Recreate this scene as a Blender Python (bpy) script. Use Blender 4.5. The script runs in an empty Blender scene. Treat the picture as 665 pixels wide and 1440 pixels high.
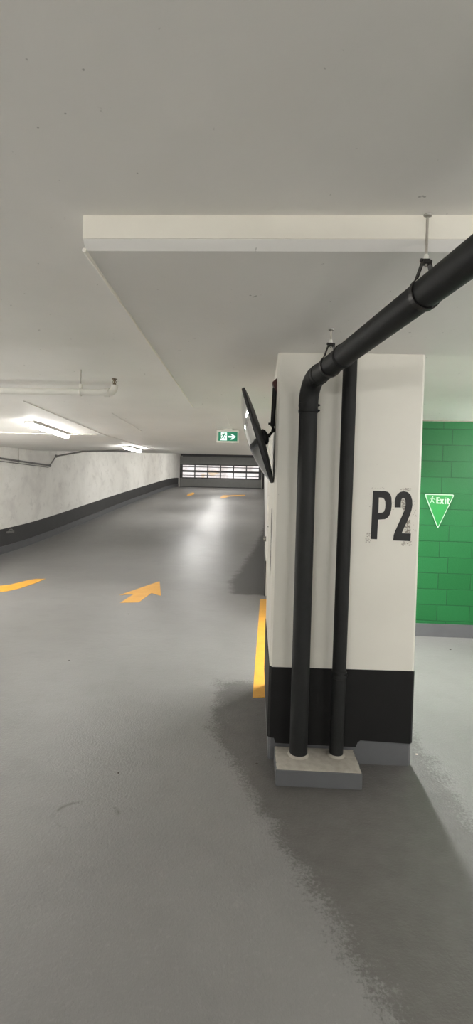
import bpy, bmesh, math, random
from mathutils import Vector, Matrix
random.seed(7)
S = bpy.context.scene
COL = S.collection
PI = math.pi

# ------------------------------------------------------------------ camera
FPX = 665.0
YAW, PITCH, ROLL = math.atan(28/665), math.atan(19/665), math.atan(0.025)
EYE = Vector((0, 0, 1.7))
FWD = Vector((-math.sin(YAW)*math.cos(PITCH), math.cos(YAW)*math.cos(PITCH), -math.sin(PITCH)))
R0 = Vector((math.cos(YAW), math.sin(YAW), 0)); U0 = R0.cross(FWD)
RGT = math.cos(ROLL)*R0 + math.sin(ROLL)*U0
UPV = math.cos(ROLL)*U0 - math.sin(ROLL)*R0
cam_data = bpy.data.cameras.new('camera'); cam = bpy.data.objects.new('camera', cam_data); COL.objects.link(cam)
cam_data.sensor_fit = 'HORIZONTAL'; cam_data.sensor_width = 36; cam_data.lens = 36*FPX/665
cam_data.clip_start = 0.05; cam_data.clip_end = 200
M = Matrix.Identity(4)
for i in range(3):
    M[i][0], M[i][1], M[i][2], M[i][3] = RGT[i], UPV[i], -FWD[i], EYE[i]
cam.matrix_world = M
S.camera = cam

# ------------------------------------------------------------------ world, view
w = bpy.data.worlds.new('world'); S.world = w; w.use_nodes = True
w.node_tree.nodes['Background'].inputs[0].default_value = (0.9, 0.93, 1, 1)
w.node_tree.nodes['Background'].inputs[1].default_value = 0.02
S.view_settings.view_transform = 'Standard'; S.view_settings.look = 'None'
S.view_settings.gamma = 1; S.view_settings.use_curve_mapping = False
S.view_settings.exposure = 0.25
LAMP = 78.0          # emission of the strip light diffusers
RAMP_LAMP = 225.0
LANE_FILL = 300.0     # unseen hanging tubes added to brighten the lane wall and ceiling
FILL_TUBE = 143.0        # unseen hanging tubes added as fill, behind the viewer and in the bay
try:
    S.cycles.max_bounces = 10; S.cycles.diffuse_bounces = 6; S.cycles.use_denoising = True
    S.cycles.sample_clamp_indirect = 6
except Exception:
    pass

# photograph pixel -> point on a plane of the place (used to read off real positions)
def ray(x, y): return FWD + RGT*((x-332.5)/FPX) - UPV*((y-720)/FPX)
def at_z(x, y, z): d = ray(x, y); return EYE + d*((z-EYE.z)/d.z)
def at_y(x, y, Y): d = ray(x, y); return EYE + d*(Y/d.y)
def at_x(x, y, X): d = ray(x, y); return EYE + d*(X/d.x)

# ------------------------------------------------------------------ materials
def lin(c): return tuple(((v/255)/12.92 if v/255 <= .04045 else ((v/255+.055)/1.055)**2.4) for v in c)
class NT:
    def __init__(s, name):
        s.m = bpy.data.materials.new(name); s.m.use_nodes = True
        s.t = s.m.node_tree; s.b = s.t.nodes['Principled BSDF']
    def n(s, typ, **kw):
        o = s.t.nodes.new(typ)
        for k, v in kw.items():
            if k.startswith('i_'):
                o.inputs[k[2:].replace('_', ' ')].default_value = v
            else: setattr(o, k, v)
        return o
    def l(s, a, b): s.t.links.new(a, b)
    def obj(s):
        return s.n('ShaderNodeNewGeometry').outputs['Position']
    def noise(s, scale, detail=4, rough=.55, vec=None, dist=0):
        o = s.n('ShaderNodeTexNoise'); o.inputs['Scale'].default_value = scale; o.inputs['Detail'].default_value = detail
        o.inputs['Roughness'].default_value = rough; o.inputs['Distortion'].default_value = dist
        s.l(vec if vec is not None else s.obj(), o.inputs['Vector']); return o.outputs['Fac']
    def ramp(s, fac, *stops):
        o = s.n('ShaderNodeValToRGB'); e = o.color_ramp.elements
        while len(e) < len(stops): e.new(0.5)
        for k, (p, c) in enumerate(stops):
            e[k].position = p; e[k].color = (*c, 1) if len(c) == 3 else c
        s.l(fac, o.inputs['Fac']); return o.outputs['Color']
    def map(s, fac, a, b, c=0., d=1., smooth=False):
        o = s.n('ShaderNodeMapRange'); o.clamp = True
        if smooth: o.interpolation_type = 'SMOOTHSTEP'
        for i, v in zip((1, 2, 3, 4), (a, b, c, d)): o.inputs[i].default_value = v
        s.l(fac, o.inputs[0]); return o.outputs[0]
    def math(s, op, a, b=None, c=None):
        o = s.n('ShaderNodeMath', operation=op)
        for i, v in enumerate((a, b, c)):
            if v is None: continue
            if isinstance(v, (int, float)): o.inputs[i].default_value = v
            else: s.l(v, o.inputs[i])
        return o.outputs[0]
    def mix(s, fac, a, b):
        o = s.n('ShaderNodeMix', data_type='RGBA')
        for k, v in ((0, fac), (6, a), (7, b)):
            if isinstance(v, (int, float)): o.inputs[k].default_value = v
            elif isinstance(v, tuple): o.inputs[k].default_value = (*v, 1) if len(v) == 3 else v
            else: s.l(v, o.inputs[k])
        return o.outputs[2]
    def bump(s, h, strength=.3, dist=.01):
        o = s.n('ShaderNodeBump'); o.inputs['Strength'].default_value = strength; o.inputs['Distance'].default_value = dist
        s.l(h, o.inputs['Height']); s.l(o.outputs['Normal'], s.b.inputs['Normal'])
    def base(s, c):
        if isinstance(c, tuple): s.b.inputs['Base Color'].default_value = (*c, 1)
        else: s.l(c, s.b.inputs['Base Color'])
    def rough(s, v):
        if isinstance(v, (int, float)): s.b.inputs['Roughness'].default_value = v
        else: s.l(v, s.b.inputs['Roughness'])
    def spec(s, v): s.b.inputs['Specular IOR Level'].default_value = v
    def metal(s, v): s.b.inputs['Metallic'].default_value = v

def paint(name, c, rough=.5, var=.08, scale=6, bump=.15, bscale=60, spec=.4, metal=0.):
    """plain paint or plastic with slight unevenness of tone and surface"""
    t = NT(name); c = lin(c)
    t.base(t.ramp(t.noise(scale), (.3, tuple(v*(1-var) for v in c)), (.7, tuple(min(1, v*(1+var)) for v in c))))
    t.rough(rough); t.spec(spec); t.metal(metal)
    if bump: t.bump(t.noise(bscale, 3), bump, .004)
    return t.m
def emit(name, c, strength):
    t = NT(name); t.base(tuple(c)); t.b.inputs['Emission Color'].default_value = (*c, 1); t.b.inputs['Emission Strength'].default_value = strength
    t.rough(.4); return t.m

def m_floor():
    t = NT('floor_coating'); P = t.obj()
    sep = t.n('ShaderNodeSeparateXYZ'); t.l(P, sep.inputs[0]); x, y = sep.outputs[0], sep.outputs[1]
    big = t.noise(.5, 5, .6); mid = t.noise(3, 6, .65); fine = t.noise(38, 5, .7)
    base = t.ramp(big, (.3, lin((108, 107, 105))), (.7, lin((122, 121, 119))))
    base = t.mix(t.map(mid, .5, .75, 0, .35), base, lin((98, 97, 95)))
    # dust grain on the traffic coating
    base = t.mix(t.map(fine, .55, .75, 0, .22), base, lin((146, 145, 142)))
    # darker fresh coating laid around the column, its edge worn and scratched
    wear = t.math('ADD', t.math('MULTIPLY', t.math('SUBTRACT', t.noise(5, 6, .7), .5), .32),
                  t.math('MULTIPLY', t.math('SUBTRACT', t.noise(60, 5, .75), .5), .42))
    xl = t.math('ADD', -.30, t.math('MULTIPLY', t.math('MAXIMUM', t.math('SUBTRACT', 3.4, y), 0.), .42))
    d = t.math('MINIMUM', t.math('SUBTRACT', x, xl), t.math('SUBTRACT', 1.2, x))
    d = t.math('MINIMUM', d, t.math('MINIMUM', t.math('SUBTRACT', 4.35, y), t.math('SUBTRACT', y, .4)))
    mask1 = t.map(t.math('ADD', d, wear), -.05, .07, 0, 1, True)
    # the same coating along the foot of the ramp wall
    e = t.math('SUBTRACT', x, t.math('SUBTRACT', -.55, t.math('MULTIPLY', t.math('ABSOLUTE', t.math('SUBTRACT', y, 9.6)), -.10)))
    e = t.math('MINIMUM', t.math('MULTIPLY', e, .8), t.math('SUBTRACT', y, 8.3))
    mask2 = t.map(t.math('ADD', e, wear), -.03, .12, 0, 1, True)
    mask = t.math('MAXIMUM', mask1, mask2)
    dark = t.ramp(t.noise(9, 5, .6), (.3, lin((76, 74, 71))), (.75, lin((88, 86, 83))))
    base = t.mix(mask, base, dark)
    base = t.mix(t.math('MULTIPLY', mask2, .75), base, lin((52, 51, 49)))  # extra darkening: the weaker reflection here is put into the colour
    # thin scuffed outline of an old ring stain near the lane
    dx = t.math('SUBTRACT', x, -.86); dy = t.math('SUBTRACT', y, 2.43)
    rr = t.math('SQRT', t.math('ADD', t.math('MULTIPLY', dx, dx), t.math('MULTIPLY', t.math('MULTIPLY', dy, dy), 2.2)))
    ring = t.math('MULTIPLY', t.map(t.math('ABSOLUTE', t.math('SUBTRACT', rr, .17)), 0, .022, 1, 0), t.map(t.noise(7, 4, .7), .5, .62, 0, .7))
    base = t.mix(ring, base, lin((58, 52, 46)))
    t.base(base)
    t.rough(t.math('ADD', .39, t.math('MULTIPLY', mask, .1)))
    t.spec(.5)
    h = t.math('ADD', t.math('MULTIPLY', t.noise(75, 2, .5), 1.0), t.math('MULTIPLY', t.noise(14, 4, .6), .9))
    h = t.math('ADD', h, t.math('MULTIPLY', t.noise(190, 2, .5), .35))
    t.bump(h, .4, .007)
    return t.m

def m_ceiling():
    t = NT('ceiling_paint')
    base = t.ramp(t.noise(1.1, 5, .6), (.3, lin((236, 234, 229))), (.7, lin((243, 241, 236))))
    base = t.mix(t.map(t.noise(26, 2, .5), .74, .78, 0, .5), base, lin((120, 116, 108)))
    t.base(base); t.rough(.6); t.spec(.3)
    t.bump(t.math('ADD', t.noise(5, 4), t.math('MULTIPLY', t.noise(90, 3), .15)), .12, .02)
    return t.m

def m_wall():
    t = NT('whitewashed_concrete')
    base = t.ramp(t.noise(.9, 6, .65, dist=.4), (.28, lin((216, 213, 208))), (.5, lin((235, 233, 227))), (.72, lin((243, 241, 236))))
    base = t.mix(t.map(t.noise(3.2, 6, .7), .56, .72, 0, .35), base, lin((150, 147, 140)))
    t.base(base); t.rough(.65); t.spec(.3)
    t.bump(t.noise(8, 6, .6), .2, .02)
    return t.m

def m_column():
    t = NT('column_white_paint')
    base = t.ramp(t.noise(1.5, 4, .6), (.3, lin((214, 211, 201))), (.7, lin((222, 219, 209))))
    base = t.mix(t.map(t.noise(40, 2, .5), .76, .79, 0, .45), base, lin((120, 115, 106)))
    t.base(base); t.rough(.45); t.spec(.35)
    t.bump(t.math('ADD', t.noise(4, 3), t.math('MULTIPLY', t.noise(120, 3), .2)), .1, .012)
    return t.m

def m_green():
    t = NT('green_painted_block')
    sep = t.n('ShaderNodeSeparateXYZ'); t.l(t.obj(), sep.inputs[0])
    comb = t.n('ShaderNodeCombineXYZ')
    t.l(t.math('ADD', sep.outputs[0], 20.02), comb.inputs[0]); t.l(t.math('ADD', sep.outputs[2], .0), comb.inputs[1])
    br = t.n('ShaderNodeTexBrick'); t.l(comb.outputs[0], br.inputs['Vector'])
    br.offset = .72; br.offset_frequency = 2
    for k, v in (('Scale', 1), ('Mortar Size', .006), ('Mortar Smooth', .3), ('Brick Width', .4064), ('Row Height', .2032), ('Bias', 0)):
        br.inputs[k].default_value = v
    br.inputs['Color1'].default_value = (*lin((17, 89, 42)), 1); br.inputs['Color2'].default_value = (*lin((24, 96, 49)), 1)
    br.inputs['Mortar'].default_value = (*lin((16, 74, 36)), 1)
    c = t.mix(t.map(t.noise(50, 5, .7), .45, .75, 0, .25), br.outputs['Color'], lin((38, 108, 62)))
    t.base(c); t.rough(.55); t.spec(.3)
    t.bump(t.math('ADD', t.math('MULTIPLY', br.outputs['Fac'], -1.0), t.math('MULTIPLY', t.noise(60, 4, .7), .5)), .6, .008)
    return t.m

def m_yellow():
    t = NT('yellow_road_paint')
    c = t.ramp(t.noise(6, 5, .6), (.3, lin((204, 146, 42))), (.7, lin((214, 158, 54))))
    c = t.mix(t.map(t.noise(38, 6, .75), .58, .68, 0, .8), c, lin((150, 130, 90)))
    t.base(c); t.rough(.5); t.bump(t.noise(150, 3), .3, .003)
    return t.m

def m_pipe():
    t = NT('black_pipe_paint')
    c = t.ramp(t.noise(9, 5, .6), (.3, lin((20, 21, 21))), (.7, lin((27, 28, 28))))
    c = t.mix(t.map(t.noise(55, 4, .7), .72, .78, 0, .4), c, lin((110, 106, 100)))
    t.base(c); t.rough(.62); t.spec(.3); t.bump(t.noise(120, 3), .12, .003)
    return t.m

MAT = dict(
    floor=m_floor(), ceiling=m_ceiling(), wall=m_wall(), column=m_column(), green=m_green(), yellow=m_yellow(), pipe=m_pipe(),
    black=paint('black_band_paint', (20, 20, 20), .55, .1, 8, .12, 60, .25),
    wall_black=paint('wall_band_black', (52, 52, 52), .55, .1, 3, .15),
    grey=paint('grey_base_paint', (90, 91, 93), .5, .07, 5, .2),
    concrete=paint('bare_concrete', (150, 145, 136), .85, .14, 22, .5, 90),
    white=paint('white_enamel', (226, 224, 216), .4, .03, 6, .05),
    panelwhite=paint('white_slab_edge', (244, 240, 228), .5, .03, 4, .15, 30),
    text=paint('black_stencil_paint', (19, 19, 18), .55, .1, 20, .1),
    residue=paint('old_paint_residue', (158, 150, 140), .7, .15, 60, .2),
    steel=paint('galvanised_steel', (160, 158, 152), .4, .1, 20, .1, metal=.8),
    dullsteel=paint('painted_rod', (176, 170, 160), .5, .08, 20, .1),
    darkmetal=paint('dark_metal', (40, 38, 37), .45, .1, 20, .05, metal=.3),
    rubber=paint('mirror_black_plastic', (30, 30, 31), .5, .05, 10, .0),
    mirror=paint('mirror_silver', (205, 208, 208), .07, .01, 2, 0, metal=1.),
    rust=paint('reddish_primer', (74, 40, 38), .6, .1, 20, .1),
    door=paint('door_grey_paint', (128, 128, 126), .45, .05, 4, .05),
    doorframe=paint('door_dark_frame', (74, 74, 74), .45, .05, 4, .05),
    brass=paint('dull_brass', (120, 104, 84), .4, .1, 30, .1, metal=.6),
    signgreen=emit('sign_green_lit', lin((22, 112, 82)), .55),
    signwhite=emit('sign_white_lit', lin((222, 240, 236)), .75),
    tri=paint('triangle_green', (26, 132, 58), .35, .02, 5, 0),
    triwhite=paint('triangle_white', (180, 204, 182), .4, .02, 5, 0),
    conduit=paint('grey_conduit', (110, 108, 106), .5, .06, 8, .05),
    chip=paint('pale_chip', (206, 190, 176), .7, .1, 30, .1),
    darkchip=paint('dark_debris', (58, 52, 46), .8, .1, 30, .1),
    lampbody=paint('lamp_housing_white', (228, 228, 224), .4, .02, 4, 0),
)
MAT['diffuser'] = emit('lamp_diffuser', (1.0, .985, .955), LAMP)
MAT['fill_tube_glow'] = emit('fill_tube_glow', (1.0, .985, .955), FILL_TUBE)
MAT['bay_diffuser'] = emit('bay_lamp_diffuser', (1.0, .99, .97), LAMP*3.4)
MAT['bay_fill_glow'] = emit('bay_fill_tube_glow', (1.0, .99, .97), FILL_TUBE*.85)
MAT['lane_fill_glow'] = emit('lane_fill_tube_glow', (1.0, .985, .955), LANE_FILL)
MAT['ramp_diffuser'] = emit('ramp_lamp_diffuser', (1.0, .985, .955), RAMP_LAMP)
def m_pane():
    t = NT('door_window_pane')
    c = t.ramp(t.noise(1.3, 3, .6), (.32, lin((196, 186, 182))), (.5, lin((232, 226, 224))), (.7, lin((244, 242, 242))))
    c = t.mix(t.map(t.noise(.9, 1), .66, .7, 0, .5), c, lin((214, 178, 110)))
    t.base((.05, .05, .05)); t.l(c, t.b.inputs['Emission Color']); t.b.inputs['Emission Strength'].default_value = 1.0
    t.rough(.15)
    return t.m
MAT['pane'] = m_pane()

# ------------------------------------------------------------------ helpers
def link(name, me, mat, parent=None):
    o = bpy.data.objects.new(name, me); COL.objects.link(o)
    if mat is not None and not me.materials: me.materials.append(MAT[mat] if isinstance(mat, str) else mat)
    if parent is not None:
        o.parent = parent
        o.matrix_parent_inverse = Matrix.Translation(-parent.location) if parent.rotation_euler.z == 0 else parent.matrix_basis.inverted()
    return o
def obj(name, bm, mat, parent=None, smooth=False):
    bmesh.ops.recalc_face_normals(bm, faces=bm.faces)
    me = bpy.data.meshes.new(name); bm.to_mesh(me); bm.free()
    if smooth:
        for p in me.polygons: p.use_smooth = True
        try: me.set_sharp_from_angle(angle=math.radians(38))
        except Exception: pass
    return link(name, me, mat, parent)
def tag(o, label=None, cat=None, group=None, kind=None):
    if label: o['label'] = label
    if cat: o['category'] = cat
    if group: o['group'] = group
    if kind: o['kind'] = kind
    return o
def thing(name, label, cat, loc=(0, 0, 0), group=None):
    o = bpy.data.objects.new(name, None); COL.objects.link(o); o.location = loc; o.empty_display_size = .1
    return tag(o, label, cat, group)
def box(bm, lo, hi, bevel=0):
    lo, hi = Vector(lo), Vector(hi)
    r = bmesh.ops.create_cube(bm, size=1)
    for v in r['verts']:
        v.co = Vector(((lo[i]+hi[i])/2 + v.co[i]*(hi[i]-lo[i]) for i in range(3)))
    if bevel:
        es = list({e for v in r['verts'] for e in v.link_edges})
        bmesh.ops.bevel(bm, geom=es, offset=bevel, segments=2, affect='EDGES', profile=.5)
def prism(bm, pts, z0, z1, bevel=0):
    """pts: footprint (x, y); extruded from z0 to z1"""
    a = [bm.verts.new((p[0], p[1], z0)) for p in pts]; b = [bm.verts.new((p[0], p[1], z1)) for p in pts]
    n = len(pts); fs = [bm.faces.new(a[::-1]), bm.faces.new(b)]
    for i in range(n): bm.faces.new((a[i], a[(i+1) % n], b[(i+1) % n], b[i]))
def tube(bm, pts, r, seg=16, caps=True):
    pts = [Vector(p) for p in pts]; n = len(pts)
    rs = r if isinstance(r, (list, tuple)) else [r]*n
    tang = []
    for i in range(n):
        d = (pts[min(i+1, n-1)] - pts[max(i-1, 0)]); tang.append(d.normalized())
    t0 = tang[0]; ref = Vector((0, 0, 1)) if abs(t0.z) < .9 else Vector((1, 0, 0))
    u = t0.cross(ref).normalized(); rings = []
    for i in range(n):
        t = tang[i]; u = (u - t*u.dot(t)).normalized(); v = t.cross(u)
        rings.append([bm.verts.new(pts[i] + (u*math.cos(2*PI*k/seg) + v*math.sin(2*PI*k/seg))*rs[i]) for k in range(seg)])
    for i in range(n-1):
        for k in range(seg):
            bm.faces.new((rings[i][k], rings[i][(k+1) % seg], rings[i+1][(k+1) % seg], rings[i+1][k]))
    if caps: bm.faces.new(rings[0][::-1]); bm.faces.new(rings[-1])
def lathe(bm, prof, origin, axis, seg=32):
    """prof: list of (radius, height along axis)"""
    axis = Vector(axis).normalized(); origin = Vector(origin)
    ref = Vector((0, 0, 1)) if abs(axis.z) < .9 else Vector((1, 0, 0))
    u = axis.cross(ref).normalized(); v = axis.cross(u); rings = []
    for r, h in prof:
        if r < 1e-6: rings.append([bm.verts.new(origin + axis*h)])
        else: rings.append([bm.verts.new(origin + axis*h + (u*math.cos(2*PI*k/seg)+v*math.sin(2*PI*k/seg))*r) for k in range(seg)])
    for a, b in zip(rings, rings[1:]):
        for k in range(seg):
            j = (k+1) % seg
            if len(a) == 1 and len(b) == 1: continue
            if len(a) == 1: bm.faces.new((a[0], b[j], b[k]))
            elif len(b) == 1: bm.faces.new((a[k], a[j], b[0]))
            else: bm.faces.new((a[k], a[j], b[j], b[k]))
    for ring, fl in ((rings[0], True), (rings[-1], False)):
        if len(ring) > 1: bm.faces.new(ring[::-1] if fl else ring)
def flat(name, loops, mat, parent, origin, ux, uy, thick):
    """a flat cut shape (outer loops and holes, 2D) set on a plane, given a small thickness towards its normal"""
    cu = bpy.data.curves.new(name, 'CURVE'); cu.dimensions = '2D'; cu.fill_mode = 'BOTH'; cu.extrude = thick/2
    for lp in loops:
        sp = cu.splines.new('POLY'); sp.points.add(len(lp)-1); sp.use_cyclic_u = True
        for p, q in zip(sp.points, lp): p.co = (q[0], q[1], 0, 1)
    tmp = bpy.data.objects.new('tmp', cu); COL.objects.link(tmp)
    dg = bpy.context.evaluated_depsgraph_get(); dg.update()
    me = bpy.data.meshes.new_from_object(tmp.evaluated_get(dg)); bpy.data.objects.remove(tmp); bpy.data.curves.remove(cu)
    ux, uy = Vector(ux).normalized(), Vector(uy).normalized(); nz = ux.cross(uy)
    mm = Matrix.Identity(4)
    for i in range(3): mm[i][0], mm[i][1], mm[i][2], mm[i][3] = ux[i], uy[i], nz[i], origin[i] + nz[i]*thick/2
    me.transform(mm); me.name = name; me.materials.clear()
    return link(name, me, mat, parent)
def smooth_poly(pts, it=2):
    for _ in range(it):
        out = []
        for i in range(len(pts)):
            a, b = Vector(pts[i]), Vector(pts[(i+1) % len(pts)])
            out += [tuple(a*.75+b*.25), tuple(a*.25+b*.75)]
        pts = out
    return pts
def stroke(a, b, wd):
    a, b = Vector(a), Vector(b); d = (b-a).normalized(); n = Vector((-d.y, d.x))*wd/2
    return [tuple(a+n), tuple(a-n), tuple(b-n), tuple(b+n)]
def disc(c, r, n=16): return [(c[0]+r*math.cos(2*PI*k/n), c[1]+r*math.sin(2*PI*k/n)) for k in range(n)]

# ------------------------------------------------------------------ heights of the floor and of the ceiling along the ramp
def interp(tab, y):
    if y <= tab[0][0]: return tab[0][1]
    for (a, b), (c, d) in zip(tab, tab[1:]):
        if y <= c:
            return b + (d-b)*(y-a)/(c-a)
    return tab[-1][1]
FT = [(10.6, 0), (12.2, .06), (13.6, .16), (15.2, .33), (18.4, .72), (22, 1.15), (25.7, 1.57), (30, 2.05), (33, 2.34), (34.6, 2.46), (36, 2.5), (39, 2.5)]
CT = [(8.1, 2.75), (13.9, 2.985), (14.0, 2.99), (25, 4.25), (36, 5.25), (39, 5.3)]
def fz(y): return sum(interp(FT, y+d) for d in (-.5, -.25, 0, .25, .5))/5
def cz(y): return interp(CT, y)
def at_floor(x, y):
    d = ray(x, y); lo, hi = .5, 40.
    f = lambda t: (EYE + d*t).z - fz((EYE + d*t).y)
    t = .5
    while f(t) > 0 and t < 45: t += .02
    p = EYE + d*t; p.z = fz(p.y); return p
def wl(y): return -6.75 + .0348*(y-12.2)         # x of the left wall's face
def wr(y): return .185 + .0125*(y-8.28)         # x of the right wall's face along the ramp
UP, SOF = 2.75, 2.635                            # slab ceiling, drop panel soffit
DY = 36.0                                        # plane of the overhead door

# ------------------------------------------------------------------ structure
bm = bmesh.new()
ys = [-8, -4, 0, 3, 6, 8, 10] + [10.2 + .4*k for k in range(70)] + [39]
xs = [-9, -6, -3, 0, 3, 6, 9]
g = [[bm.verts.new((x, y, fz(y))) for x in xs] for y in ys]
for i in range(len(ys)-1):
    for j in range(len(xs)-1): bm.faces.new((g[i][j], g[i][j+1], g[i+1][j+1], g[i+1][j]))
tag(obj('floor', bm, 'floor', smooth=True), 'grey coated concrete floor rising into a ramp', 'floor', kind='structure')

bm = bmesh.new()
cy = [-8, 8.1, 14.0, 25, 36, 39]
lo = [[bm.verts.new((x, y, cz(y))) for x in (-9, 9)] for y in cy]
hi = [[bm.verts.new((x, y, cz(y)+.25)) for x in (-9, 9)] for y in cy]
for i in range(len(cy)-1):
    bm.faces.new((lo[i][0], lo[i+1][0], lo[i+1][1], lo[i][1])); bm.faces.new((hi[i][0], hi[i][1], hi[i+1][1], hi[i+1][0]))
tag(obj('ceiling', bm, 'ceiling'), 'pale painted concrete slab ceiling over lane and ramp', 'ceiling', kind='structure')

# drop panel round the column head: bright front face, chamfered lower edge, L-shaped underside
PX0, PY0, PYB = -.68, 1.785, 4.925
bm = bmesh.new()
prism(bm, [(PX0, PY0+.03), (7, PY0+.03), (7, 3.06), (1.04, 3.06), (1.04, PYB), (PX0, PYB)], SOF, UP+.02)
box(bm, (PX0, PY0, SOF+.028), (7, PY0+.031, UP+.02))
v = [bm.verts.new(p) for p in ((PX0, PY0, SOF+.028), (7, PY0, SOF+.028), (7, PY0+.03, SOF), (PX0, PY0+.03, SOF))]
bm.faces.new(v)
panel = tag(obj('ceiling_drop_panel', bm, 'ceiling'), 'dropped slab panel around the column head with bright front edge', 'ceiling panel', kind='structure')
bm = bmesh.new()
box(bm, (PX0, PY0-.003, SOF+.03), (7, PY0, UP))
obj('edge_face', bm, 'panelwhite', panel)
bm = bmesh.new()
pts = []
for k in range(46):
    y = PY0+.02 + (PYB-PY0-.02)*k/45
    pts.append((PX0-.002+random.uniform(-.0015, .0015), y, SOF+random.uniform(-.002, .002)))
tube(bm, pts, [.0065+random.uniform(-.002, .003) for _ in pts], 8)
tag(obj('edge_bead', bm, 'panelwhite', panel), 'bright paint bead along the panel edge')

def wall_strip(name, fx, y0, y1, zb, zt, thick, mat, n=30, kind='structure', label=None, cat=None):
    """a wall or band that follows fx(y); zb/zt give its lower and upper heights; thick goes to -x (negative: to +x)"""
    bm = bmesh.new(); rows = []
    for k in range(n+1):
        y = y0+(y1-y0)*k/n
        rows.append([bm.verts.new(p) for p in ((fx(y), y, zb(y)), (fx(y), y, zt(y)), (fx(y)-thick, y, zt(y)), (fx(y)-thick, y, zb(y)))])
    for a, b in zip(rows, rows[1:]):
        for i in range(4): bm.faces.new((a[i], a[(i+1) % 4], b[(i+1) % 4], b[i]))
    bm.faces.new(rows[0]); bm.faces.new(rows[-1][::-1])
    return tag(obj(name, bm, mat), label, cat, kind=kind)
wall_strip('wall_left', wl, -8, 37, lambda y: fz(y)-.3, lambda y: cz(y)+.1, .3, 'wall', 60, label='whitewashed blotchy concrete wall along the ramp', cat='wall')
wall_strip('trim_1', lambda y: wl(y)+.012, -8, 35.4, lambda y: fz(y)+.2, lambda y: fz(y)+.66, .02, 'wall_black', 60, label='black painted band low on the long concrete wall', cat='wall band')
wall_strip('baseboard_left', lambda y: wl(y)+.03, -8, 35.4, lambda y: fz(y)-.05, lambda y: fz(y)+.2, .04, 'grey', 60, label='grey kerb strip at the foot of the long concrete wall', cat='baseboard')
# right side of the ramp
wall_strip('wall_right', wr, 8.28, 36.5, lambda y: fz(y)-.3, lambda y: cz(y)+.1, -.8, 'wall', 40, label='white wall end on the ramp side behind the column', cat='wall')
wall_strip('trim_2', lambda y: wr(y)-.012, 8.27, 36, lambda y: fz(y)-.05, lambda y: fz(y)+.62, -.02, 'wall_black', 40, label='black band low on the ramp wall behind the column', cat='wall band')
bm = bmesh.new(); box(bm, (.62, 6.1, -.1), (7.2, 6.3, 2.8))
tag(obj('wall_back', bm, 'green'), 'green painted concrete block wall behind the column', 'wall', kind='structure')
bm = bmesh.new(); box(bm, (.62, 6.088, -.05), (7.0, 6.1, .165))
tag(obj('baseboard_back', bm, 'grey'), 'grey painted strip at the foot of the green block wall', 'baseboard', kind='structure')
bm = bmesh.new(); box(bm, (.62, 6.09, 2.735), (7.0, 6.1, 2.76))
tag(obj('trim_3', bm, 'concrete'), 'white painted line where the green wall meets the ceiling', 'wall trim', kind='structure')
bm = bmesh.new(); box(bm, (.62, 6.3, -.1), (.82, 8.28, 2.9))
tag(obj('wall_side', bm, 'wall'), 'short white return wall linking green wall and ramp wall', 'wall', kind='structure')
bm = bmesh.new(); box(bm, (7, -8, -.1), (7.2, 6.1, 2.9))
tag(obj('wall_east', bm, 'wall'), 'white concrete wall closing the bay by the green wall', 'wall', kind='structure')
bm = bmesh.new(); box(bm, (-9, -8.2, -.1), (9, -8, 2.9))
tag(obj('wall_front', bm, 'wall'), 'white concrete wall facing the column across the garage', 'wall', kind='structure')

# end wall round the overhead door
dL = at_y(253, 665, DY).x; dR = at_y(367.5, 665, DY).x
dT = at_y(310, 642.5, DY).z; dB = fz(DY)
bm = bmesh.new()
box(bm, (-9, DY+.12, dB-.4), (dL-.02, DY+.4, 5.6)); box(bm, (dR+.02, DY+.12, dB-.4), (9, DY+.4, 5.6)); box(bm, (dL-.02, DY+.12, dT+.05), (dR+.02, DY+.4, 5.6))
tag(obj('wall_end', bm, 'doorframe'), 'dark end wall around the overhead door', 'wall', kind='structure')
# pier beside the door on the long wall
bm = bmesh.new(); pl = at_y(247.5, 660, DY-.4).x
prism(bm, [(wl(35.2)-.1, 35.3), (pl, 35.3), (pl, DY+.12), (wl(35.2)-.1, DY+.12)], dB-.3, 5.5)
tag(obj('trim_4', bm, 'doorframe'), 'dark pier between long wall and overhead door', 'pier', kind='structure')

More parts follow.
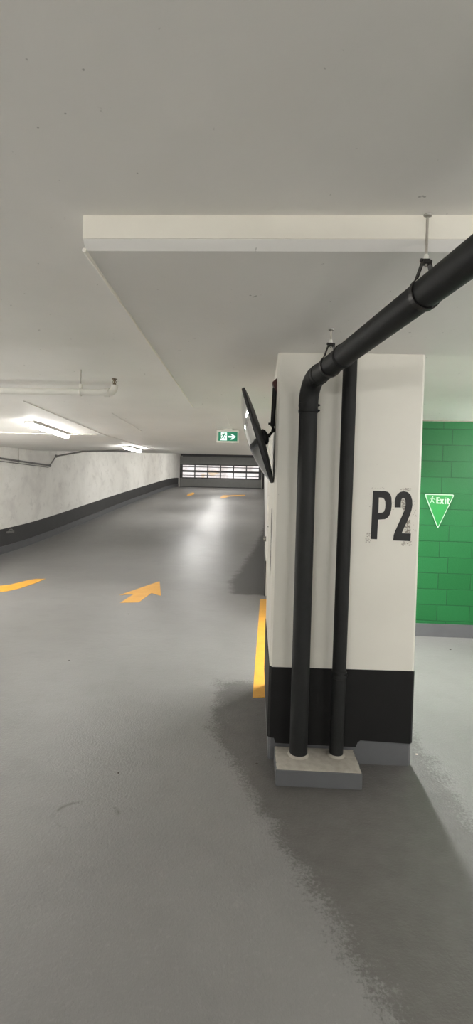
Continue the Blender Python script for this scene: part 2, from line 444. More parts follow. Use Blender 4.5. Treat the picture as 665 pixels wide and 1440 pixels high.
# overhead sectional door: four sections, two with window rows
door = bpy.data.objects.new('door_1', None); COL.objects.link(door); door.location = ((dL+dR)/2, DY, dB)
tag(door, 'grey overhead garage door with two rows of windows', 'garage door', kind='structure')
H = dT-dB; W = dR-dL
yline = [dB+.03, dB+H*.285, dB+H*.515, dB+H*.745, dT]
def seams(z0, z1):
    bm = bmesh.new(); box(bm, (dL, DY, z0+.006), (dR, DY+.05, z1-.006), .006); return bm
obj('door_section', seams(yline[0], yline[1]), 'door', door)
obj('door_section', seams(yline[3], yline[4]), 'door', door)
n = 6; mg = .16; cw = (W-2*mg)/n
for r in (1, 2):
    z0, z1 = yline[r], yline[r+1]
    bm = bmesh.new()
    box(bm, (dL, DY, z0+.004), (dR, DY+.05, z0+.075)); box(bm, (dL, DY, z1-.075), (dR, DY+.05, z1-.004))
    for k in range(n+1):
        x = dL+mg+cw*k; hw = .045 if 0 < k < n else .045
        if k == 0: box(bm, (dL, DY, z0+.075), (x+hw, DY+.05, z1-.075))
        elif k == n: box(bm, (x-hw, DY, z0+.075), (dR, DY+.05, z1-.075))
        else: box(bm, (x-hw, DY, z0+.075), (x+hw, DY+.05, z1-.075))
    fr = obj('window_frame', bm, 'doorframe', door)
    zz = z0+(z1-z0)*(.62 if r == 2 else .42)
    bm = bmesh.new(); box(bm, (dL+.1, DY-.012, zz-.028), (dR-.1, DY+.03, zz+.028), .004)
    obj('cross_bar', bm, 'doorframe', door)
    for k in range(n):
        x0 = dL+mg+cw*k+.045; x1 = x0+cw-.09
        bm = bmesh.new(); box(bm, (x0-.006, DY+.02, z0+.07), (x1+.006, DY+.028, z1-.07))
        obj('pane', bm, 'pane', door)
bm = bmesh.new(); box(bm, (dL, DY+.0, dB), (dR, DY+.04, dB+.03)); obj('bottom_seal', bm, 'rubber', door)
for x in (dL-.07, dR+.01):
    bm = bmesh.new(); box(bm, (x, DY-.06, dB), (x+.06, DY+.08, dT+.03)); obj('track', bm, 'steel', door)

# formwork seams on the ceiling
for nm, (a, b) in enumerate((((-2.68, 5.3), (-2.68, 12.6)), ((-1.88, 6.0), (-1.88, 7.6)), ((-.42, 6.0), (-.42, 7.1)))):
    bm = bmesh.new()
    pts = [(a[0]+random.uniform(-.004, .004), a[1]+(b[1]-a[1])*k/20, cz(a[1]+(b[1]-a[1])*k/20)-.002) for k in range(21)]
    tube(bm, pts, .005, 6)
    tag(obj('trim_%d' % (5+nm), bm, 'ceiling'), ['long formwork seam on the ceiling beside the strip light', 'short formwork seam on the ceiling beyond the sprinkler',
        'formwork seam on the ceiling leading to the lit exit sign'][nm], 'ceiling seam', kind='structure')
bm = bmesh.new()
pts = []
for k in range(41):
    x = -4.8+2.0*k/40; pts.append((x, 8.12+.05*math.sin(x*3)+random.uniform(-.03, .03), cz(8.1)-.001))
tube(bm, pts, [random.uniform(.004, .016) for _ in pts], 6)
tag(obj('trim_8', bm, 'panelwhite'), 'ragged plaster line across the ceiling at the end of the first light', 'ceiling seam', kind='structure')

# ------------------------------------------------------------------ column
CX0, CX1, CY0, CY1 = .112, 1.040, 3.05, 4.3
def foot(x0, x1, y0, y1, c): return [(x0+c, y0), (x1-c, y0), (x1, y0+c), (x1, y1-c), (x1-c, y1), (x0+c, y1), (x0, y1-c), (x0, y0+c)]
colm = thing('support_column', 'white concrete column with black band and P2 stencilled on it', 'column', (.576, 3.6, 0))
bm = bmesh.new(); prism(bm, foot(CX0, CX1, CY0, CY1, .016), .2, SOF+.01); obj('shaft', bm, 'column', colm)
bm = bmesh.new(); prism(bm, foot(CX0+.003, CX1-.003, CY0+.003, CY1-.003, .016), 0, .2); tag(obj('base_course', bm, 'grey', colm), 'grey painted foot of the column')
t_ = .004
bm = bmesh.new()
# front of the band as a cut profile with the dip down to the block, sides wrap round
prof = [(CX0+.012, .15), (CX0+.04, .148), (CX0+.05, .115), (.68, .112), (.693, .145), (.71, .158), (CX1-.012, .150), (CX1-.012, .622), (CX0+.012, .613)]
a = [bm.verts.new((x, CY0-t_, z)) for x, z in prof]; b = [bm.verts.new((x, CY0+.002, z)) for x, z in prof]
bm.faces.new(a)
for i in range(len(prof)): bm.faces.new((a[i], b[i], b[(i+1) % len(prof)], a[(i+1) % len(prof)]))
for sx, x in ((-1, CX0), (1, CX1)):
    xa, xb = (x-t_, x+.002) if sx < 0 else (x-.002, x+t_)
    prism(bm, [(xa, CY0+.014), (xb, CY0+.014), (xb, CY1-.02), (xa, CY1-.02)], .15, .617)
    e = CX0+.012 if sx < 0 else CX1-.012
    q = [(e, CY0-t_), (x+sx*t_, CY0+.014), (x, CY0+.02), (e, CY0+.002)]
    prism(bm, q, .15, .617)
obj('painted_band', bm, 'black', colm)

def zq(x, y): return at_y(490+x/3.8, 580+y/3.8, CY0)
def on_col(pts): return [(p.x, p.z) for p in (zq(*q) for q in pts)]
P_out = [(131,418),(195,420),(212,425),(223,437),(229,455),(231,490),(228,520),(221,545),(210,561),(195,570),(158,573),(152,678),(118,676)]
P_in = [(162,455),(180,456),(190,462),(196,475),(197,495),(195,515),(189,530),(178,536),(159,537)]
two = [(247,508),(247,480),(251,456),(260,438),(275,425),(295,420),(317,426),(332,442),(340,468),(341,495),(337,520),(327,550),(312,583),(297,616),(284,645),
       (333,647),(330,688),(238,684),(241,655),(253,625),(269,590),(285,555),(299,522),(305,495),(304,470),(298,458),(289,457),(282,466),(279,485),(279,508)]
org = Vector((0, CY0-.0025, 0))
flat('letter', [on_col(P_out), on_col(P_in)], 'text', colm, (0, CY0, 0), (1, 0, 0), (0, 0, 1), .0016)
flat('digit', [on_col(two)], 'text', colm, (0, CY0, 0), (1, 0, 0), (0, 0, 1), .0016)
bm = bmesh.new()
def speck(bm, cx, cy, r):
    n = random.randint(5, 8); vs = []
    for k in range(n):
        a = 2*PI*k/n; rr = r*random.uniform(.5, 1.3); q = zq(cx+rr*math.cos(a)*1.2, cy+rr*math.sin(a)*.7); vs.append(bm.verts.new((q.x, CY0-.0009, q.z)))
    f = bm.faces.new(vs); r_ = bmesh.ops.extrude_face_region(bm, geom=[f])
    for v in r_['geom']:
        if isinstance(v, bmesh.types.BMVert): v.co.y = CY0+.0003
for (x0, x1, y0, y1, nn, rr) in ((285, 304, 465, 520, 50, 4.5), (300, 330, 570, 645, 80, 5), (92, 118, 640, 695, 40, 3.5), (345, 362, 470, 640, 26, 2.5), (275, 332, 404, 418, 40, 3),
                                 (285, 335, 688, 712, 30, 3.5), (122, 190, 400, 408, 16, 2.2), (228, 242, 470, 540, 16, 2.5), (104, 122, 430, 520, 10, 2)):
    for _ in range(nn): speck(bm, random.uniform(x0, x1), random.uniform(y0, y1), random.uniform(.4, 1)*rr)
tag(obj('paint_residue', bm, 'residue', colm), 'brownish remains of an older number', kind='stuff')
# dark scuff on the column's ramp side
bm = bmesh.new()
for k in range(14):
    z = 1.62-.034*k*1.0; box(bm, (CX0-.0015, 3.42+.02*math.sin(k), z-.03), (CX0+.001, 3.47+.03*math.sin(k*.7)+.02, z+.012))
tag(obj('scuff', bm, 'darkmetal', colm), 'dark scuff mark on the ramp side')

# concrete block at the pipes' feet
blk = thing('concrete_block', 'low grey concrete block under the two black pipes', 'block', (.41, 2.91, 0))
bm = bmesh.new()
top = [(.155, 2.768), (.664, 2.768), (.672, 3.041), (.155, 3.041)]
prism(bm, top, 0, .098)
bmesh.ops.bevel(bm, geom=[e for e in bm.edges], offset=.004, segments=2, affect='EDGES')
obj('body', bm, 'grey', blk)
bm = bmesh.new(); rows = []
nx, ny = 26, 14
for j in range(ny+1):
    row = []
    for i in range(nx+1):
        x = .159+(.660-.159)*i/nx; y = 2.772+(3.036-2.772)*j/ny
        ed = i in (0, nx) or j in (0, ny)
        row.append(bm.verts.new((x+(random.uniform(-.003, .003) if ed else 0), y, .0985+(0 if ed else random.uniform(0, .006)))))
    rows.append(row)
for j in range(ny):
    for i in range(nx): bm.faces.new((rows[j][i], rows[j][i+1], rows[j+1][i+1], rows[j+1][i]))
tag(obj('rough_top', bm, 'concrete', blk, smooth=True), 'rough unpainted concrete top')

# ------------------------------------------------------------------ black drain pipes
def coupling(bm, p, d, r, ln):
    d = Vector(d).normalized(); p = Vector(p)
    lathe(bm, [(r, -ln/2), (r+.004, -ln/2+.003), (r+.005, -ln*.25), (r+.0025, -ln*.12), (r+.0025, ln*.12), (r+.005, ln*.25), (r+.004, ln/2-.003), (r, ln/2)], p, d, 32)
P1 = Vector((.302, 2.94, 0)); R1 = .056
ang = Vector((.216, -.852, 0)).normalized()
PZ = 2.43; BR = .135
slope = -.0
pdir = Vector((ang.x, ang.y, .035)).normalized()
drain = thing('drain_pipe', 'thick black drain pipe bending from the column up along the ceiling', 'pipe', (P1.x, P1.y, .1045))
bm = bmesh.new(); tube(bm, [(P1.x, P1.y, .1045), (P1.x, P1.y, PZ-BR)], R1, 32); obj('riser', bm, 'pipe', drain, True)
bm = bmesh.new(); pts = []
ctr = Vector((P1.x, P1.y, PZ-BR)) + ang*BR
for k in range(15):
    a = PI/2*k/14; pts.append(ctr - ang*BR*math.cos(a) + Vector((0, 0, BR*math.sin(a))))
tube(bm, pts, R1+.004, 32); obj('elbow', bm, 'pipe', drain, True)
start = ctr + Vector((0, 0, BR))
end = start + pdir*4.2
bm = bmesh.new(); tube(bm, [start, end], R1, 32); obj('horizontal_run', bm, 'pipe', drain, True)
for p, d, ln in ((Vector((P1.x, P1.y, PZ-BR-.03)), (0, 0, 1), .06), (start+pdir*.02, pdir, .06), (start+pdir*.36, pdir, .02), (start+pdir*1.75, pdir, .06)):
    bm = bmesh.new(); coupling(bm, p, d, R1, ln); cp = obj('coupling', bm, 'pipe', drain, True)
    d = Vector(d).normalized(); side = d.cross(Vector((0, 0, 1))) if abs(d.z) < .9 else Vector((1, -.3, 0)); side.normalize()
    if ln > .04:
        if abs(d.z) < .9: side = (side*.75 + Vector((0, 0, -1))).normalized()
        for s in (-1, 1):
            q = p + d*s*ln*.27 + side*(R1+.004)
            b2 = bmesh.new(); tube(b2, [q-side*.004, q+side*.004, q+side*.012], [.007, .0075, .004], 10); obj('clamp_screw', b2, 'pipe', cp)
for k, (z, ) in enumerate(((.1,),)):
    bm = bmesh.new(); lathe(bm, [(R1+.012, 0), (R1+.009, .006), (R1, .014)], (P1.x, P1.y, .1045), (0, 0, 1), 24); obj('foot_collar', bm, 'concrete', drain)

P2 = Vector((.540, 2.955, 0)); RR2 = .043
dr2 = thing('drain_pipe', 'slimmer straight black pipe rising beside the P2 letters into the soffit', 'pipe', (P2.x, P2.y, .1045))
bm = bmesh.new(); tube(bm, [(P2.x, P2.y, .1045), (P2.x+.012, P2.y, SOF+.01)], RR2, 32); obj('riser', bm, 'pipe', dr2, True)
bm = bmesh.new(); coupling(bm, (P2.x+.003, P2.y, .62), (0, 0, 1), RR2, .05); cp = obj('coupling', bm, 'pipe', dr2, True)
b2 = bmesh.new(); tube(b2, [(P2.x+.03, P2.y-.03, .625), (P2.x+.048, P2.y-.035, .625)], .008, 10); obj('clamp_screw', b2, 'pipe', cp)
bm = bmesh.new(); lathe(bm, [(RR2+.012, 0), (RR2+.008, .006), (RR2, .014)], (P2.x, P2.y, .1045), (0, 0, 1), 24); obj('foot_collar', bm, 'concrete', dr2)
bm = bmesh.new(); pts = []
vs = [bm.verts.new((P2.x+.0+math.cos(2*PI*k/18)*(.075+random.uniform(-.018, .018)), P2.y+math.sin(2*PI*k/18)*(.075+random.uniform(-.018, .018)), SOF-.002)) for k in range(18)]
f = bm.faces.new(vs); r_ = bmesh.ops.extrude_face_region(bm, geom=[f])
for v in r_['geom']:
    if isinstance(v, bmesh.types.BMVert): v.co.z = SOF+.005
tag(obj('ragged_sleeve', bm, 'concrete', dr2), 'ragged grey filler where the pipe enters the soffit')

def hanger(s, topz, label):
    c = start + pdir*s
    r = thing('pipe_hanger', label, 'pipe hanger', (c.x, c.y, topz), 'hangers of the thick drain pipe')
    yz = c.z+R1+.062
    bm = bmesh.new(); tube(bm, [(c.x, c.y, yz-.02), (c.x, c.y, topz)], .005, 10); obj('rod', bm, 'dullsteel', r, True)
    bm = bmesh.new(); lathe(bm, [(.016, 0), (.014, -.006), (.006, -.008)], (c.x, c.y, topz), (0, 0, 1), 16); obj('anchor', bm, 'steel', r)
    bm = bmesh.new(); lathe(bm, [(.0, -.004), (.008, 0), (.009, .010), (.006, .018), (0, .020)], (c.x, c.y, yz+.006), (0, 0, 1), 14); obj('nut', bm, 'white', r, True)
    sd = pdir.cross(Vector((0, 0, 1))).normalized(); upv = sd.cross(pdir).normalized()
    bm = bmesh.new(); pts = []
    for k in range(29):     # teardrop loop of strap round the pipe
        a = -PI*.5 + (k/28-.5)*2*PI*.80
        pts.append(c + sd*math.cos(a)*(R1+.004) + upv*math.sin(a)*(R1+.004))
    ap = Vector((c.x, c.y, yz))
    pts = [ap-sd*.012*(-1 if (pts[0]-c).dot(sd) > 0 else 1)] + pts + [ap-sd*.012*(-1 if (pts[-1]-c).dot(sd) > 0 else 1)]
    wv = pdir*.011; nn = []
    for i, p in enumerate(pts):
        t = (pts[min(i+1, len(pts)-1)]-pts[max(0, i-1)]).normalized(); nv = t.cross(pdir).normalized()*.0022
        nn.append([bm.verts.new(p+wv+nv), bm.verts.new(p-wv+nv), bm.verts.new(p-wv-nv), bm.verts.new(p+wv-nv)])
    for a, b in zip(nn, nn[1:]):
        for i in range(4): bm.faces.new((a[i], a[(i+1) % 4], b[(i+1) % 4], b[i]))
    bm.faces.new(nn[0]); bm.faces.new(nn[-1][::-1])
    obj('strap', bm, 'darkmetal', r)
    bm = bmesh.new(); tube(bm, [ap-sd*.022, ap+sd*.022], .007, 8); box(bm, ap+Vector((-.012, -.012, -.012)), ap+Vector((.012, .012, .004)), .002); obj('bolt', bm, 'darkmetal', r)
    return r
hanger(.19, SOF, 'rod hanger with black strap at the bend of the thick pipe')
hanger(1.06, UP, 'long rod hanger in front of the bright slab edge')

# ------------------------------------------------------------------ convex mirror
MY = 3.25
mt, mb = at_y(344, 547, MY+.02), at_y(384, 679, MY-.02)
mc = (mt+mb)/2; axis_d = (mb-mt).normalized(); mr = (mb-mt).length/2
view = (mc-EYE).normalized()
nrm = axis_d.cross(view).normalized()
if nrm.x > 0: nrm = -nrm
nrm = (nrm + view*.012).normalized(); nrm = (nrm - axis_d*nrm.dot(axis_d)).normalized()
mir = thing('convex_mirror', 'round black backed convex mirror tilted on a bracket by the column', 'mirror', tuple(mc))
bm = bmesh.new(); Rs = (mr**2+.075**2)/(2*.075); prof = []
for k in range(13):
    r = (mr-.012)*(1-k/12); prof.append((r, .012+math.sqrt(max(0, Rs*Rs-r*r))-(Rs-.075)))
lathe(bm, prof, mc, nrm, 56); obj('mirror_face', bm, 'mirror', mir, True)
bm = bmesh.new()
lathe(bm, [(mr-.016, .016), (mr-.006, .018), (mr, .008), (mr-.004, -.004), (mr*.8, -.014), (mr*.5, -.023), (mr*.2, -.027), (0, -.028)], mc, nrm, 56); obj('back_shell', bm, 'rubber', mir, True)
hub = mc - nrm*.028 + axis_d*.02
bm = bmesh.new(); lathe(bm, [(.055, -.01), (.055, .012), (.04, .026), (.018, .032)], hub, -nrm, 20); tube(bm, [hub-nrm*.02, hub-nrm*.045], .014, 12); obj('hub', bm, 'rubber', mir, True)
j1 = at_y(384.5, 605, 3.22); j1.x = min(j1.x, CX0-.01)
j2 = at_y(383, 599, 3.2); j3 = at_y(386.5, 545, 3.14)
bm = bmesh.new(); tube(bm, [hub-nrm*.04, j1], [.010, .009], 12); lathe(bm, [(0, -.017), (.013, -.01), (.017, 0), (.013, .01), (0, .017)], j1, (0, 0, 1), 14); obj('swivel_arm', bm, 'darkmetal', mir, True)
bm = bmesh.new(); tube(bm, [j1, j2], [.006, .010], 12); tube(bm, [j2, j2+(j3-j2)*.15, j3], [.016, .014, .016], 12); tube(bm, [j2+Vector((-.028, 0, .015)), j2+Vector((.012, 0, .015))], .007, 10); obj('bracket_arm', bm, 'darkmetal', mir, True)
bm = bmesh.new(); q0 = at_y(391, 534, 3.12)
pz = q0.z
pts = [(j3.x-.018, 3.105, j3.z+.028), (CX0, 3.105, j3.z+.055), (CX0, 3.105, j3.z-.035), (j3.x-.012, 3.105, j3.z+.006)]
a = [bm.verts.new(p) for p in pts]; b = [bm.verts.new((p[0], 3.175, p[2])) for p in pts]
bm.faces.new(a); bm.faces.new(b[::-1])
for i in range(4): bm.faces.new((a[i], b[i], b[(i+1) % 4], a[(i+1) % 4]))
obj('wall_bracket', bm, 'rust', mir)

# ------------------------------------------------------------------ lit exit sign under the ceiling
EY = 7.15
c0 = at_y(304.6, 603.8, EY); c1 = at_y(335.6, 623.6, EY)
ex = thing('exit_sign', 'lit green running man exit sign with arrow under the ceiling', 'exit sign', ((c0.x+c1.x)/2, EY, c0.z))
ew = c1.x-c0.x; eh = .195; ez1 = (c0.z+c1.z)/2+eh/2; ez0 = ez1-eh
bm = bmesh.new(); box(bm, (c0.x, EY, ez0), (c1.x, EY+.06, ez1), .006); obj('housing', bm, 'white', ex)
xm = (c0.x+c1.x)/2
bm = bmesh.new(); box(bm, (xm-.065, EY+.0, ez1-.002), (xm+.07, EY+.06, max(ez1+.01, cz(EY))), .002); obj('canopy', bm, 'white', ex)
fx0, fx1 = c0.x+ew*.085, c0.x+ew*.93; fz0, fz1 = ez0+.028, ez1-.03
bm = bmesh.new(); box(bm, (fx0, EY-.003, fz0), (fx1, EY+.001, fz1)); obj('green_face', bm, 'signgreen', ex)
def SG(px, py): return (fx0+(fx1-fx0)*(px-188)/297, fz1-(fz1-fz0)*(py-185)/165)
def sg(loop): return [SG(*q) for q in loop]
eo = (0, EY-.003, 0)
flat('doorway', [sg([(228,198),(322,198),(322,340),(215,340),(218,318),(232,300)])], 'signwhite', ex, eo, (1,0,0), (0,0,1), .001)
bm_l = [sg(disc((290, 215), 11)), ]
man = [((282,228),(258,275),20), ((280,235),(248,240),8), ((250,240),(236,262),8), ((285,235),(300,255),8), ((300,255),(318,246),8), ((262,272),(284,292),11), ((284,292),(298,325),10), ((258,270),(246,300),11), ((246,300),(216,304),10)]
flat('running_figure', bm_l, 'signgreen', ex, (0, EY-.004, 0), (1,0,0), (0,0,1), .001)
bm = bmesh.new()
for a, b, wd in man:
    q = sg(stroke(a, b, wd)); vs = [bm.verts.new((p[0], EY-.0052, p[1])) for p in q]; f = bm.faces.new(vs)
    r_ = bmesh.ops.extrude_face_region(bm, geom=[f])
    for v in r_['geom']:
        if isinstance(v, bmesh.types.BMVert): v.co.y = EY-.0038
obj('running_figure', bm, 'signgreen', ex)
flat('arrow', [sg([(345,258),(412,258),(376,224),(404,224),(464,271),(404,324),(376,324),(412,286),(345,286)])], 'signwhite', ex, eo, (1,0,0), (0,0,1), .001)

# ------------------------------------------------------------------ triangular exit sign on the green wall
TY = 6.088
def TR(px, py): p = at_y(595+px/13.3, 685+py/13.3, TY); return (p.x, p.z)
def rtri(k, rad):
    pts = [(28+0*k, 128), (585, 140), (275, 778)]; c = Vector((296, 349)); pts = [tuple(c+(Vector(p)-c)*k) for p in pts]
    out = []
    for i in range(3):
        p, a, b = Vector(pts[i]), Vector(pts[i-1]), Vector(pts[(i+1) % 3])
        da, db = (a-p).normalized()*rad, (b-p).normalized()*rad
        for s in range(7):
            t = s/6; out.append(tuple((p+da)*(1-t)**2 + p*2*t*(1-t) + (p+db)*t*t))
    return out
tri = thing('triangle_sign', 'green triangular Exit sign with white border on the green wall', 'exit sign', (TR(296, 349)[0], TY, TR(296, 349)[1]))
flat('panel', [[TR(*q) for q in rtri(1, 42)]], 'triwhite', tri, (0, TY+.011, 0), (1,0,0), (0,0,1), .011)
flat('panel_field', [[TR(*q) for q in rtri(.925, 30)]], 'tri', tri, (0, TY, 0), (1,0,0), (0,0,1), .001)
to = (0, TY-.001, 0)
def tl(name, loops): return flat(name, [[TR(*q) for q in lp] for lp in loops], 'triwhite', tri, to, (1,0,0), (0,0,1), .001)
tl('letter', [[(246,190),(303,192),(303,214),(274,213),(274,236),(300,237),(300,259),(273,258),(273,288),(303,289),(303,311),(244,308)]])
tl('letter', [[(312,222),(338,223),(349,248),(361,224),(386,225),(364,268),(386,315),(359,314),(348,286),(336,313),(311,312),(333,267)]])
tl('letter', [[(404,226),(429,226),(428,317),(402,316)], [(405,197),(430,198),(430,216),(405,215)]])
tl('letter', [[(452,205),(476,206),(475,227),(492,228),(491,246),(474,245),(474,292),(480,297),(489,297),(488,318),(465,319),(452,310),(449,296),(450,245),(440,244),(440,227),(451,227)]])
tl('walking_figure', [disc((176, 180), 12)])
bm = bmesh.new()
for a, b, wd in [((172,196),(160,245),26), ((165,200),(128,218),9), ((130,218),(122,248),9), ((178,200),(200,222),9), ((200,222),(226,238),9), ((158,240),(148,275),13), ((148,272),(120,302),12), ((166,240),(182,270),13), ((182,268),(206,302),12)]:
    vs = [bm.verts.new((TR(*p)[0], TY-.0022, TR(*p)[1])) for p in stroke(a, b, wd)]; f = bm.faces.new(vs); r_ = bmesh.ops.extrude_face_region(bm, geom=[f])
    for v in r_['geom']:
        if isinstance(v, bmesh.types.BMVert): v.co.y = TY-.0009
obj('walking_figure', bm, 'triwhite', tri)

# ------------------------------------------------------------------ strip lights
def make_light(x, y, ln, label, dm='diffuser', group='linear strip lights', drop=0):
    z = cz(y)-drop; sl = (cz(y+.3)-cz(y-.3))/.6
    r = thing('strip_light', label, 'strip light', (x, y, z), group)
    a = Vector((x, y-ln/2, z-sl*ln/2)); b = Vector((x, y+ln/2, z+sl*ln/2)); u = (b-a).normalized(); s = Vector((1, 0, 0)); n = s.cross(u)
    def ext(name, prof, e0, e1, mat):
        bm = bmesh.new()
        A = [bm.verts.new(a+u*e0+s*p[0]+n*p[1]) for p in prof]; B = [bm.verts.new(b-u*e1+s*p[0]+n*p[1]) for p in prof]
        bm.faces.new(A); bm.faces.new(B[::-1])
        for i in range(len(prof)): bm.faces.new((A[i], B[i], B[(i+1) % len(prof)], A[(i+1) % len(prof)]))
        return obj(name, bm, mat, r, True)
    ext('housing', [(-.07, .0), (.07, .0), (.07, -.036), (.062, -.042), (-.062, -.042), (-.07, -.036)], 0, 0, 'lampbody')
    if drop:  # skirts and end plates added to keep this lamp's light off the ceiling
        for q in (-1, 1): ext('added_skirt', [(q*.072, 0), (q*.078, 0), (q*.078, -.1), (q*.072, -.1)], 0, 0, 'lampbody')
    d = [(-.056, -.04)] + [(.056*math.cos(t), -.044-.042*math.sin(t)) for t in [PI - PI*k/10 for k in range(11)]] + [(.056, -.04)]
    ext('diffuser', d, .014, .014, dm)
    for e, q in ((a, 1), (b, -1)):
        bm = bmesh.new(); pf = [(.078, 0), (.078, -.1), (-.078, -.1), (-.078, 0)] if drop else [(.048*math.cos(t), -.044-.036*math.sin(t)) for t in [PI*k/8 for k in range(9)]]
        A = [bm.verts.new(e+s*p[0]+n*p[1]) for p in pf]; B = [bm.verts.new(e+u*q*.012+s*p[0]+n*p[1]) for p in pf]
        bm.faces.new(A); bm.faces.new(B[::-1])
        for i in range(len(pf)): bm.faces.new((A[i], B[i], B[(i+1) % len(pf)], A[(i+1) % len(pf)]))
        obj('added_end_plate' if drop else 'diffuser_end', bm, 'lampbody' if drop else dm, r)
        if drop:
            q_ = e + u*q*.2; bm = bmesh.new(); tube(bm, [q_ - n*.001, (q_.x, q_.y, cz(q_.y)+.01)], .005, 8); obj('rod', bm, 'dullsteel', r)
    return r
make_light(-3.30, 7.38, 1.36, 'glowing strip light on the ceiling above the curved yellow marking')
make_light(-3.06, 11.5, 1.3, 'distant glowing strip light where the ceiling starts to rise')
make_light(1.08, 5.1, 1.36, 'strip light between the column and the green wall', 'bay_diffuser', drop=.3)
def make_fill_tube(x, y, z, ln, label, glow='fill_tube_glow'):
    """an unseen tube lamp on two rods, added as fill: shines up at the slab too"""
    r = thing('fill_tube_lamp', label, 'tube lamp', (x, y, UP), 'unseen tubes added as fill light')
    bm = bmesh.new(); tube(bm, [(x-ln/2, y, z), (x+ln/2, y, z)], .03, 16); obj('tube', bm, glow, r, True)
    for q in (-1, 1):
        bm = bmesh.new(); box(bm, (x+q*ln/2-.025+q*.02, y-.034, z-.034), (x+q*ln/2+.025+q*.02, y+.034, z+.055), .006); obj('lamp_holder', bm, 'lampbody', r)
        bm = bmesh.new(); tube(bm, [(x+q*(ln/2+.02), y, z+.05), (x+q*(ln/2+.02), y, UP)], .005, 8); obj('rod', bm, 'dullsteel', r)
make_fill_tube(-1.5, -2.8, 2.25, 1.4, 'added fill tube on the lane side behind the viewer')
make_fill_tube(-5.0, 2.4, 1.95, 1.4, 'added fill tube over the lane beside the sprinkler pipe', 'lane_fill_glow')
make_fill_tube(-5.95, 6.4, 1.95, 1.4, 'added fill tube over the lane near the long wall', 'lane_fill_glow')
make_fill_tube(2.4, -2.6, 2.25, 1.4, 'added fill tube on the bay side behind the viewer')
make_fill_tube(3.7, 4.7, 2.3, 1.4, 'added fill tube in the bay facing the green wall', 'bay_fill_glow')
make_fill_tube(3.2, 1.2, 2.1, 1.4, 'added fill tube over the bay across from the column')
for k, y in enumerate((19.0, 24.5, 30.5)):
    make_light(-2.6, y, 1.3, ['lowest', 'middle', 'topmost'][k] + ' strip light above the ramp', 'ramp_diffuser', 'ramp strip lights')

# ------------------------------------------------------------------ sprinkler branch pipe
SY = 3.95
pe = at_y(149, 552, SY); pz_ = at_y(60, 550.5, SY).z
sp = thing('sprinkler_pipe', 'white sprinkler pipe ending in an upturned elbow below the ceiling', 'pipe', (pe.x, SY, pz_))
bm = bmesh.new(); tube(bm, [(-6.6, SY, pz_), (pe.x, SY, pz_)], .0265, 20); obj('pipe_run', bm, 'white', sp, True)
bm = bmesh.new()
tube(bm, [(pe.x-.015, SY, pz_), (pe.x-.012, SY, pz_), (pe.x+.028, SY, pz_), (pe.x+.03, SY, pz_)], [.03, .037, .037, .03], 16)
box(bm, (pe.x-.01, SY-.05, pz_-.012), (pe.x+.024, SY+.05, pz_+.012), .003); obj('grooved_coupling', bm, 'white', sp, True)
bm = bmesh.new(); pts = []
for k in range(10):
    a = PI/2*k/9; pts.append((pe.x+.025+.045*math.sin(a), SY, pz_+.045*(1-math.cos(a))))
pts.append((pe.x+.07, SY, pz_+.06))
tube(bm, pts, [.029]*10+[.032], 16); obj('elbow', bm, 'white', sp, True)
hx = pe.x+.07
bm = bmesh.new(); lathe(bm, [(.014, .06), (.014, .072), (.008, .078), (.007, .088), (.0085, .1), (.004, .108), (.022, .110), (.024, .113), (.0, .114)], (hx, SY, pz_), (0, 0, 1), 18)
for s in (-1, 1): tube(bm, [(hx+s*.011, SY, pz_+.072), (hx+s*.016, SY, pz_+.09), (hx+s*.004, SY, pz_+.108)], .0025, 6)
obj('sprinkler_head', bm, 'brass', sp, True)
ph = at_y(113.5, 548, SY).x
hg = thing('pipe_hanger', 'thin white rod hanger holding the sprinkler pipe', 'pipe hanger', (ph, SY, UP))
bm = bmesh.new(); tube(bm, [(ph, SY, pz_+.06), (ph, SY, UP)], .0045, 8); obj('rod', bm, 'dullsteel', hg, True)
bm = bmesh.new(); tube(bm, [(ph, SY-.031, pz_+.01)] + [(ph, SY+.031*math.cos(PI-PI*-k/8), pz_+.031*math.sin(PI-PI*-k/8)) for k in range(9)] + [(ph, SY+.02, pz_+.05), (ph, SY, pz_+.07)], .006, 8)
box(bm, (ph-.012, SY-.016, pz_+.028), (ph+.012, SY+.016, pz_+.066), .003); obj('clevis', bm, 'white', hg)

# ------------------------------------------------------------------ conduits on the left wall
def wallpt(x, y, off=.05):
    d = ray(x, y); t = 5.
    while (EYE+d*t).x > wl((EYE+d*t).y)+off and t < 50: t += .01
    return EYE+d*t
def ceilpt(x, y, off=.03):
    d = ray(x, y); t = 3.
    while (EYE+d*t).z < cz((EYE+d*t).y)-off and t < 50 and (EYE+d*t).y < 13.7: t += .01
    return EYE+d*t
a0, a1 = wallpt(-30, 640), wallpt(70, 654.5)
b0 = wallpt(79, 641.5, .06); b1 = Vector((-5.0, 13.3, cz(13.3)-.035)); b2_ = Vector((-3.1, 12.2, cz(12.2)-.03))
cd = thing('conduit', 'grey conduit dropping along the long wall and crossing to the far light', 'conduit', tuple(a1))
bm = bmesh.new(); tube(bm, [a0, a1], .026, 10); obj('wall_run', bm, 'conduit', cd, True)
bm = bmesh.new(); tube(bm, [a1, a1+(b0-a1)*.5, b0], .02, 10); obj('riser', bm, 'conduit', cd, True)
bm = bmesh.new(); tube(bm, [b0, b1, b2_], .024, 10); obj('ceiling_run', bm, 'conduit', cd, True)
for p in (a1, b0):
    bm = bmesh.new(); lathe(bm, [(0, -.05), (.035, -.04), (.045, 0), (.035, .04), (0, .05)], p, (0, .3, 1), 12); obj('fitting', bm, 'conduit', cd, True)
a0, a1 = wallpt(-30, 644.5, .03), wallpt(68, 657.3, .03)
cd2 = thing('conduit', 'thin grey cable conduit just below the thicker wall conduit', 'conduit', tuple(a1))
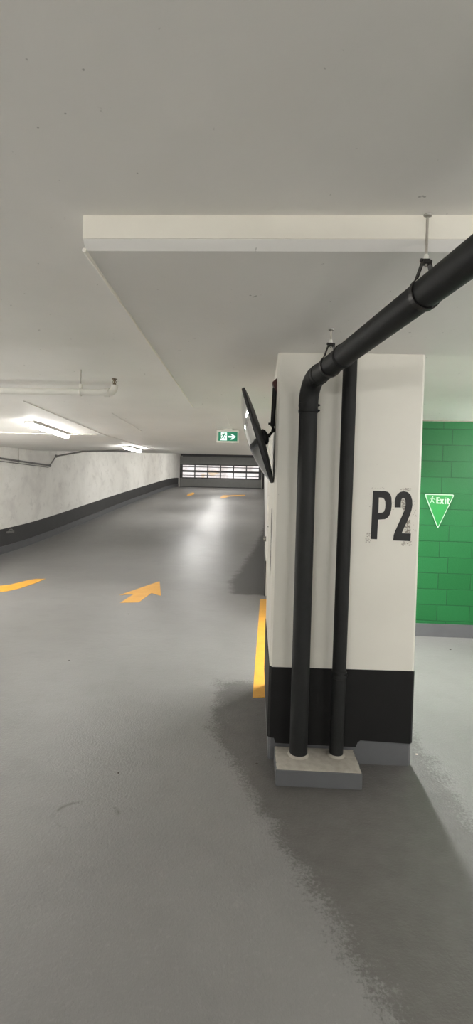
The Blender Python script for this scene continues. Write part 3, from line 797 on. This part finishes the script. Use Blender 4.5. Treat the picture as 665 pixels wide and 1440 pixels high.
bm = bmesh.new(); tube(bm, [a0, a1], .010, 8); obj('cable_run', bm, 'conduit', cd2, True)
p = wallpt(26, 648.5)
hg = thing('pipe_hanger', 'thin rod hanger holding the conduit on the long wall', 'pipe hanger', tuple(p))
bm = bmesh.new(); tube(bm, [p, (p.x, p.y, cz(p.y)+.01)], .008, 8); obj('rod', bm, 'dullsteel', hg)
bm = bmesh.new(); lathe(bm, [(.034, -.02), (.04, 0), (.034, .02)], p, (0, 1, 0), 14); obj('clamp', bm, 'conduit', hg)
p = wallpt(14, 748, .02)
cl = thing('wall_cleat', 'small metal cleat on top of the long black wall band', 'cleat', tuple(p))
bm = bmesh.new(); box(bm, (p.x-.03, p.y-.18, p.z-.03), (p.x+.03, p.y+.18, p.z+.02), .006); obj('base_plate', bm, 'conduit', cl)
bm = bmesh.new(); tube(bm, [(p.x+.02, p.y-.1, p.z+.01), (p.x+.02, p.y-.07, p.z+.07), (p.x+.02, p.y+.07, p.z+.07), (p.x+.02, p.y+.1, p.z+.01)], .014, 8); obj('loop', bm, 'conduit', cl)

# ------------------------------------------------------------------ sensor box on the ramp wall end
p = at_y(371.5, 758, 8.6)
sb = thing('sensor_box', 'small grey sensor box on the ramp wall end behind the column', 'sensor', (wr(8.6), 8.6, p.z))
x1 = wr(8.6)
bm = bmesh.new(); box(bm, (x1-.05, 8.55, p.z-.04), (x1+.004, 8.65, p.z+.045), .006); obj('body', bm, 'conduit', sb)
bm = bmesh.new(); lathe(bm, [(.022, 0), (.02, .012), (0, .014)], (x1-.03, 8.55, p.z+.01), (0, -1, 0), 14); obj('lens', bm, 'steel', sb)
p = at_y(378, 742, 8.28)
sc = thing('wall_hook', 'tiny dark hook fixed to the white wall end behind the column', 'hook', (p.x, 8.27, p.z))
bm = bmesh.new(); tube(bm, [(p.x-.02, 8.272, p.z+.02), (p.x+.02, 8.262, p.z), (p.x+.015, 8.255, p.z-.03)], .008, 8); obj('hook', bm, 'darkmetal', sc)

# ------------------------------------------------------------------ yellow floor markings
def marking(name, px, label, cat, group=None, sub=1):
    pts = [at_floor(*q) for q in px]
    bm = bmesh.new()
    vs = [bm.verts.new(p + Vector((0, 0, .003))) for p in pts]; f = bm.faces.new(vs)
    bmesh.ops.triangulate(bm, faces=[f])
    if sub > 1:
        bmesh.ops.subdivide_edges(bm, edges=bm.edges[:], cuts=sub, use_grid_fill=True)
        for v in bm.verts: v.co.z = fz(v.co.y)+.004
    r_ = bmesh.ops.extrude_face_region(bm, geom=bm.faces[:])
    for v in r_['geom']:
        if isinstance(v, bmesh.types.BMVert): v.co.z -= .006
    return tag(obj(name, bm, 'yellow'), label, cat, group)
marking('floor_arrow', [(168,837),(196,827.5),(224.4,817.4),(226.3,838.2),(213,834),(195,847.5),(169,848),(188,836)], 'yellow arrow painted mid-lane pointing up the ramp', 'floor marking')
marking('curved_arrow', [(-40,829),(-20,826.5),(0,824),(12.6,823),(26,819.5),(40,816),(50,814.5),(64,814),(50.5,820),(38,824.5),(25,828.5),(8.4,832),(0,832.5),(-20,833.5),(-40,834)],
        'curved yellow arrow stroke entering the lane from the side', 'floor marking')
marking('lane_line', [(365.8,843),(376,843),(375,982),(355,982)], 'straight yellow line on the floor beside the column', 'floor marking')
marking('floor_arrow', [(262.5,697),(265,694.5),(272,692.5),(273.5,694.5),(269,696.8),(264.5,698)], 'short worn yellow arrow head before the garage door', 'floor marking', sub=2)
marking('floor_arrow', [(309.5,699.6),(313,696.6),(318,696.2),(322,696.5),(344,695.8),(345,697),(322,698.4),(316,700.6),(311,701)], 'long worn yellow arrow with tail before the garage door', 'floor marking', sub=2)

# ------------------------------------------------------------------ small debris
def chip(x, y, r, mat, label, name='floor_debris'):
    p = at_floor(x, y); bm = bmesh.new(); n = 7
    a = [bm.verts.new((p.x+r*math.cos(2*PI*k/n)*random.uniform(.6, 1.2), p.y+r*math.sin(2*PI*k/n)*random.uniform(.6, 1.2), p.z)) for k in range(n)]
    t = bm.verts.new((p.x, p.y, p.z+r*.35)); bm.faces.new(a[::-1])
    for k in range(n): bm.faces.new((a[k], a[(k+1) % n], t))
    return tag(obj(name, bm, mat), label, 'debris')
chip(586, 1061, .011, 'chip', 'pale chip on the floor beside the column base', 'paint_chip')
chip(97, 929, .014, 'darkchip', 'dark crumb on the lane below the curved arrow')
chip(181, 864, .016, 'darkchip', 'dark crumb on the lane just below the straight arrow')
chip(361, 1074, .010, 'darkchip', 'dark crumb on the dark coating beside the concrete block')
chip(633, 914, .016, 'darkchip', 'dark crumb on the pale floor before the green wall')
chip(166, 1088, .009, 'darkchip', 'dark crumb on the lane at the bottom of the picture')
